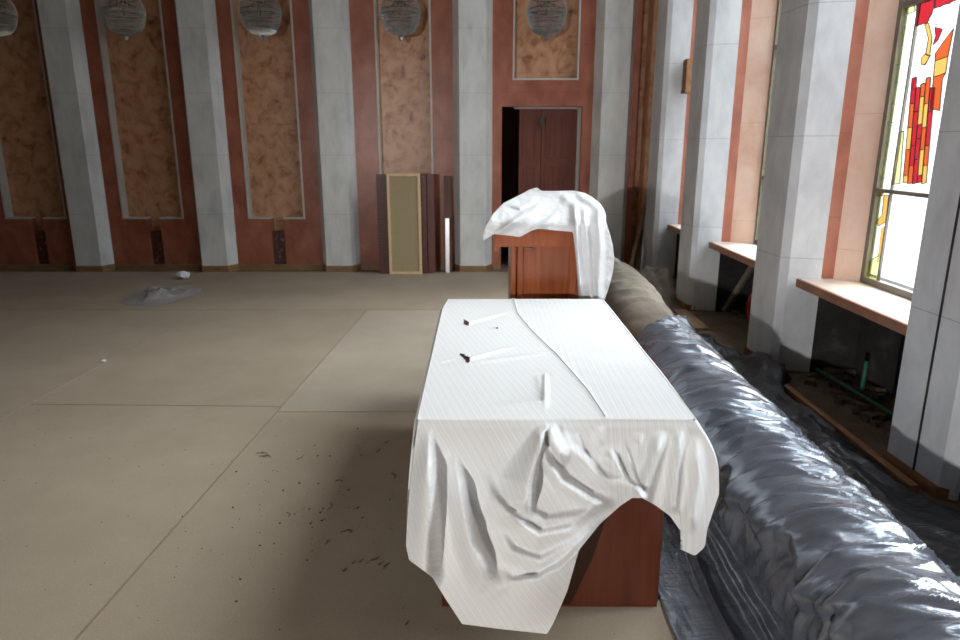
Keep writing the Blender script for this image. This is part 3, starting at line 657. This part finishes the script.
fr = MB(); fr.box(ax0, ax0+.035, 8.570, 8.600, .0015, 1.262); fr.box(ax1-.035, ax1, 8.570, 8.600, .0015, 1.262); fr.box(ax0+.035, ax1-.035, 8.570, 8.600, .0015, .036); fr.box(ax0+.035, ax1-.035, 8.570, 8.600, 1.227, 1.262)
fr.build('frame', frame_wood, pn, bevel=.003); MB().box(ax0+.035, ax1-.035, 8.580, 8.595, .036, 1.227).build('fabric', tan_fabric, pn)
adopt(pn)
o = MB().prism([(8.74, 0.001), (8.77, .001), (8.93, 1.22), (8.905, 1.22)], -.465, -.365, 'x').build('dark_board', dark_board_mat); tag(o, 'narrow dark brown board leaning on the back wall right of the slatted panel', 'board')
o = MB().prism([(8.68, 0.001), (8.70, .001), (8.745, .70), (8.725, .70)], -.445, -.39, 'x').build('metal_strip', metal_strip, bevel=.003); tag(o, 'bright metal strip leaning in front of the narrow dark board', 'metal strip')
for i, (xa, ya, xb, yb, zz, wdt, mt, lab) in enumerate([(1.86, 8.40, 2.06, 8.64, .78, .03, plank_wood, 'pale wooden plank, steepest leaning in the corner by the far pillar'), (1.95, 8.42, 2.04, 8.63, .55, .028, dark_board_mat, 'short dark plank leaning in the corner beside the pale plank'), (2.0, 8.36, 2.10, 8.64, 1.0, .022, metal_strip, 'thin grey metal lath leaning in the corner by the far pillar')]):
    m_ = MB(); d = Vector((xb-xa, yb-ya, zz)); m_.tube([(xa, ya, .03), (xb, yb, zz)], wdt, 4); o = m_.build('plank' if i < 2 else 'metal_lath', mt); tag(o, lab, 'plank' if i < 2 else 'metal lath')

# ------------------------------------------------------------------ chandeliers
ch = empty('chandelier', (0, 0, 0))
mt_ = MB(); mt_.tube([(0, 0, -.02), (0, 0, 3.49)], .012, 8)
mt_.build('stem', dark_metal, ch)
for r, z in ((.275, .0), (.285, .05), (.25, -.10), (.20, .17), (.118, .40)):
    MB().tube([(r*math.cos(a), r*math.sin(a), z) for a in np.linspace(0, 2*math.pi, 37)], .007, 5).build('ring', dark_metal, ch)
rg = MB()
for k in range(6):
    a = k*math.pi/3; rg.tube([(0, 0, .14), (.28*math.cos(a), .28*math.sin(a), .045)], .006, 5)
rg.build('spokes', dark_metal, ch)
cr = MB()
for k in range(60):
    a = 2*math.pi*k/60
    for s in range(14):                                                    # strands swagging from the rim to the pendant
        t = s/13.6; r = .28*math.cos(t*1.5)**.62; z = .03-.25*math.sin(t*1.5); cr.octa((r*math.cos(a), r*math.sin(a), z), .0115 if s < 9 else .007, .013)
    for s in range(3): cr.octa((.287*math.cos(a), .287*math.sin(a), .05-.022*s), .010, .012)
for k in range(34):
    a = 2*math.pi*k/34
    for s in range(14):
        t = s/13; kk = min(1, t/.6); r = .28*math.cos(kk*1.15); z = .05+.16*math.sin(kk*1.4) + .2*max(0, t-.6)/.4; cr.octa((r*math.cos(a), r*math.sin(a), z), .0105, .013)
for s in range(4): cr.octa((0, 0, -.22-.022*s), .02-.003*s, .016)
cr.build('crystal_strands', CRYSTAL, ch)
pd = MB(); pd.lathe([(.001, -.30), (.03, -.28), (.045, -.25), (.02, -.225), (.001, -.22)], seg=10); pd.build('pendant', CRYSTAL, ch)
CL = [(-.945, 8.72, 'crystal chandelier above the tan fabric panel'), (.79, 8.72, 'crystal chandelier above the dark red double door'), (-2.60, 8.72, 'crystal chandelier left of the one over the tan fabric panel'), (-4.22, 8.72, 'crystal chandelier above the marble panel with the plastic film on the floor before it'), (-5.76, 8.72, 'half seen crystal chandelier at the upper left corner')]
for k, (x, y, lab) in enumerate(CL):
    o = ch if k == 0 else copy_tree(ch)
    o.location = (x, y, 3.10); o.scale = (.82, .82, 1.0); tag(o, lab, 'chandelier', 'crystal chandeliers along the back wall')

# ------------------------------------------------------------------ litter and things under the windows
def bagp(u, v):
    a = 2*math.pi*u; r = v*(1+.25*noise.noise(Vector((math.cos(a)*1.5, math.sin(a)*1.5, 3))))
    x = -3.50+.37*r*math.cos(a); y = 7.35+.50*r*math.sin(a)
    z = .004+(1-v*v)*(.035+.07*max(0, fbm((x*5, y*4, 6), 4)))+.02*(1-v)*(1-abs(noise.noise(Vector((x*12, y*9, 3)))))
    return (x, y, z)
v_, f_ = grid(bagp, 80, 40); tag(mesh('plastic_film', v_, f_, bag_film, smooth=True), 'crumpled milky plastic film lying on the carpet before the back wall', 'plastic film')
def scrap(name, c, r, label):
    bm = bmesh.new(); bmesh.ops.create_icosphere(bm, subdivisions=3, radius=r)
    for q in bm.verts: q.co *= 1+.45*noise.noise(q.co*(2.2/r)+Vector(c)); q.co.z *= .55
    zm = min(q.co.z for q in bm.verts)
    for q in bm.verts: q.co.z -= zm
    me = bpy.data.meshes.new(name); bm.to_mesh(me); bm.free(); me.materials.append(paper_mat); o = bpy.data.objects.new(name, me); COL.objects.link(o); o.location = c; tag(o, label, 'paper')
scrap('crumpled_paper', (-3.66, 8.28, .001), .075, 'crumpled white paper behind the milky plastic film')
scrap('paper_scrap', (-2.864, 4.945, .001), .016, 'tiny white paper scrap alone on the carpet at left')
cr_ = MB()
for k in range(200):
    x = random.uniform(-1.3, .1); y = random.uniform(2.0, 3.9); t = random.random()
    if random.random() < .5: x = random.gauss(-.75, .35); y = random.gauss(2.75, .28)
    if x > -.25 and y > 1.95: continue
    cr_.rock((x, y, .004), random.choice([.002, .0025, .0035, .006]), .5)
for k in range(120): cr_.rock((random.uniform(-3.5, .5), random.uniform(1.95, 4), .0035), random.uniform(.002, .004), .5)
for k in range(14):
    x, y = random.uniform(-1.2, -.35), random.uniform(2.2, 3.5); a = random.uniform(0, 3.1); L = random.uniform(.015, .04)
    cr_.tube([(x, y, .003), (x+L*math.cos(a), y+L*math.sin(a), .004), (x+1.8*L*math.cos(a+.5), y+1.8*L*math.sin(a+.5), .003)], .0018, 4)
tag(cr_.build('dirt_crumbs', crumb_mat), 'dark dirt crumbs scattered on the beige carpet left of the table', 'dirt', kind='stuff')
o = MB().box(2.052, 2.098, 2.95, 4.38, -.011, .028).build('wooden_batten', orange_wood, bevel=.004); tag(o, 'long orange brown wooden batten on the floor before the pillars', 'batten')
o = MB().box(1.93, 2.06, 5.9, 6.62, -.011, .012).build('floor_plank', plank_wood, bevel=.003); tag(o, 'flat dusty plank on the bare floor under the middle window', 'plank')
pz = MB(); pz.tube([(2.46, 3.42, .06), (2.44, 4.1, .05), (2.42, 4.66, .04)], .014, 10); pz.tube([(2.447, 4.12, .05), (2.455, 4.12, .27)], .014, 10)
tag(pz.build('green_pipe', green_paint, smooth=True), 'thin green pipe with an upright stub under the stained glass window', 'pipe')
rh = MB(); pts = [(2.47+.05*math.cos(t*.4), 5.83+.17*math.cos(t), .175+.15*math.sin(t)) for t in np.linspace(-.4, 2*math.pi+2.4, 46)]
rh.tube(pts, .02, 10)
for dx in (.06,): rh.tube([(p[0]+dx, p[1]-.03, p[2]) for p in pts], .02, 10)
tag(rh.build('red_hose', red_paint, smooth=True), 'coiled red hose lying under the middle window', 'hose')
tag(MB().tube([(2.37, 5.70, .30), (2.42, 5.74, .31)], [.016, .013], 10).build('white_nozzle', paper_mat), 'small white nozzle on the coil of red hose', 'nozzle')
rb = MB()
for k in range(170):
    a, b_ = BAYS[random.choice([0, 0, 1])]; x = random.uniform(2.5, 2.66) if b_ > 5 else random.uniform(2.30, 2.66); rb.rock((x, random.uniform(a+.02, b_-.02), .0+.10*(x-2.28)*random.random()), random.uniform(.01, .06), .6)
tag(rb.build('rubble', rubble_mat), 'grey brown rubble heaped under the window sills', 'rubble', kind='stuff')
def ragp(u, v):
    a = 2*math.pi*u; x = 2.60+.07*v*math.cos(a); y = 6.19+.11*v*math.sin(a); return (x, y, .0+.34*(1-v*v)*(1+.5*noise.noise(Vector((x*9, y*9, 1)))))
v_, f_ = grid(ragp, 40, 16); tag(mesh('ochre_rag', v_, f_, ochre_mat, smooth=True), 'ochre rag bundle against the wall under the middle window', 'rag')
bs = MB(); bs.prism([(2.42, 6.28), (2.47, 6.28), (2.70, 6.20), (2.66, 6.18)], .0, .0) if False else bs.tube([(2.38, 6.46, .03), (2.64, 6.40, .58)], .03, 4)
tag(bs.build('leaning_board', canvas), 'grey board leaning under the middle window sill', 'board')

bx = tag(empty('wall_box', (2.31, 8.02, 2.2)), 'small brown wooden box fixed high on the wall beside the far pillar', 'box')
MB().box(2.27, 2.345, 7.93, 8.085, 2.16, 2.52).build('body', orange_wood, bx, bevel=.004); MB().box(2.262, 2.27, 7.94, 8.075, 2.17, 2.19).build('lower_rim', dark_board_mat, bx)
adopt(bx)
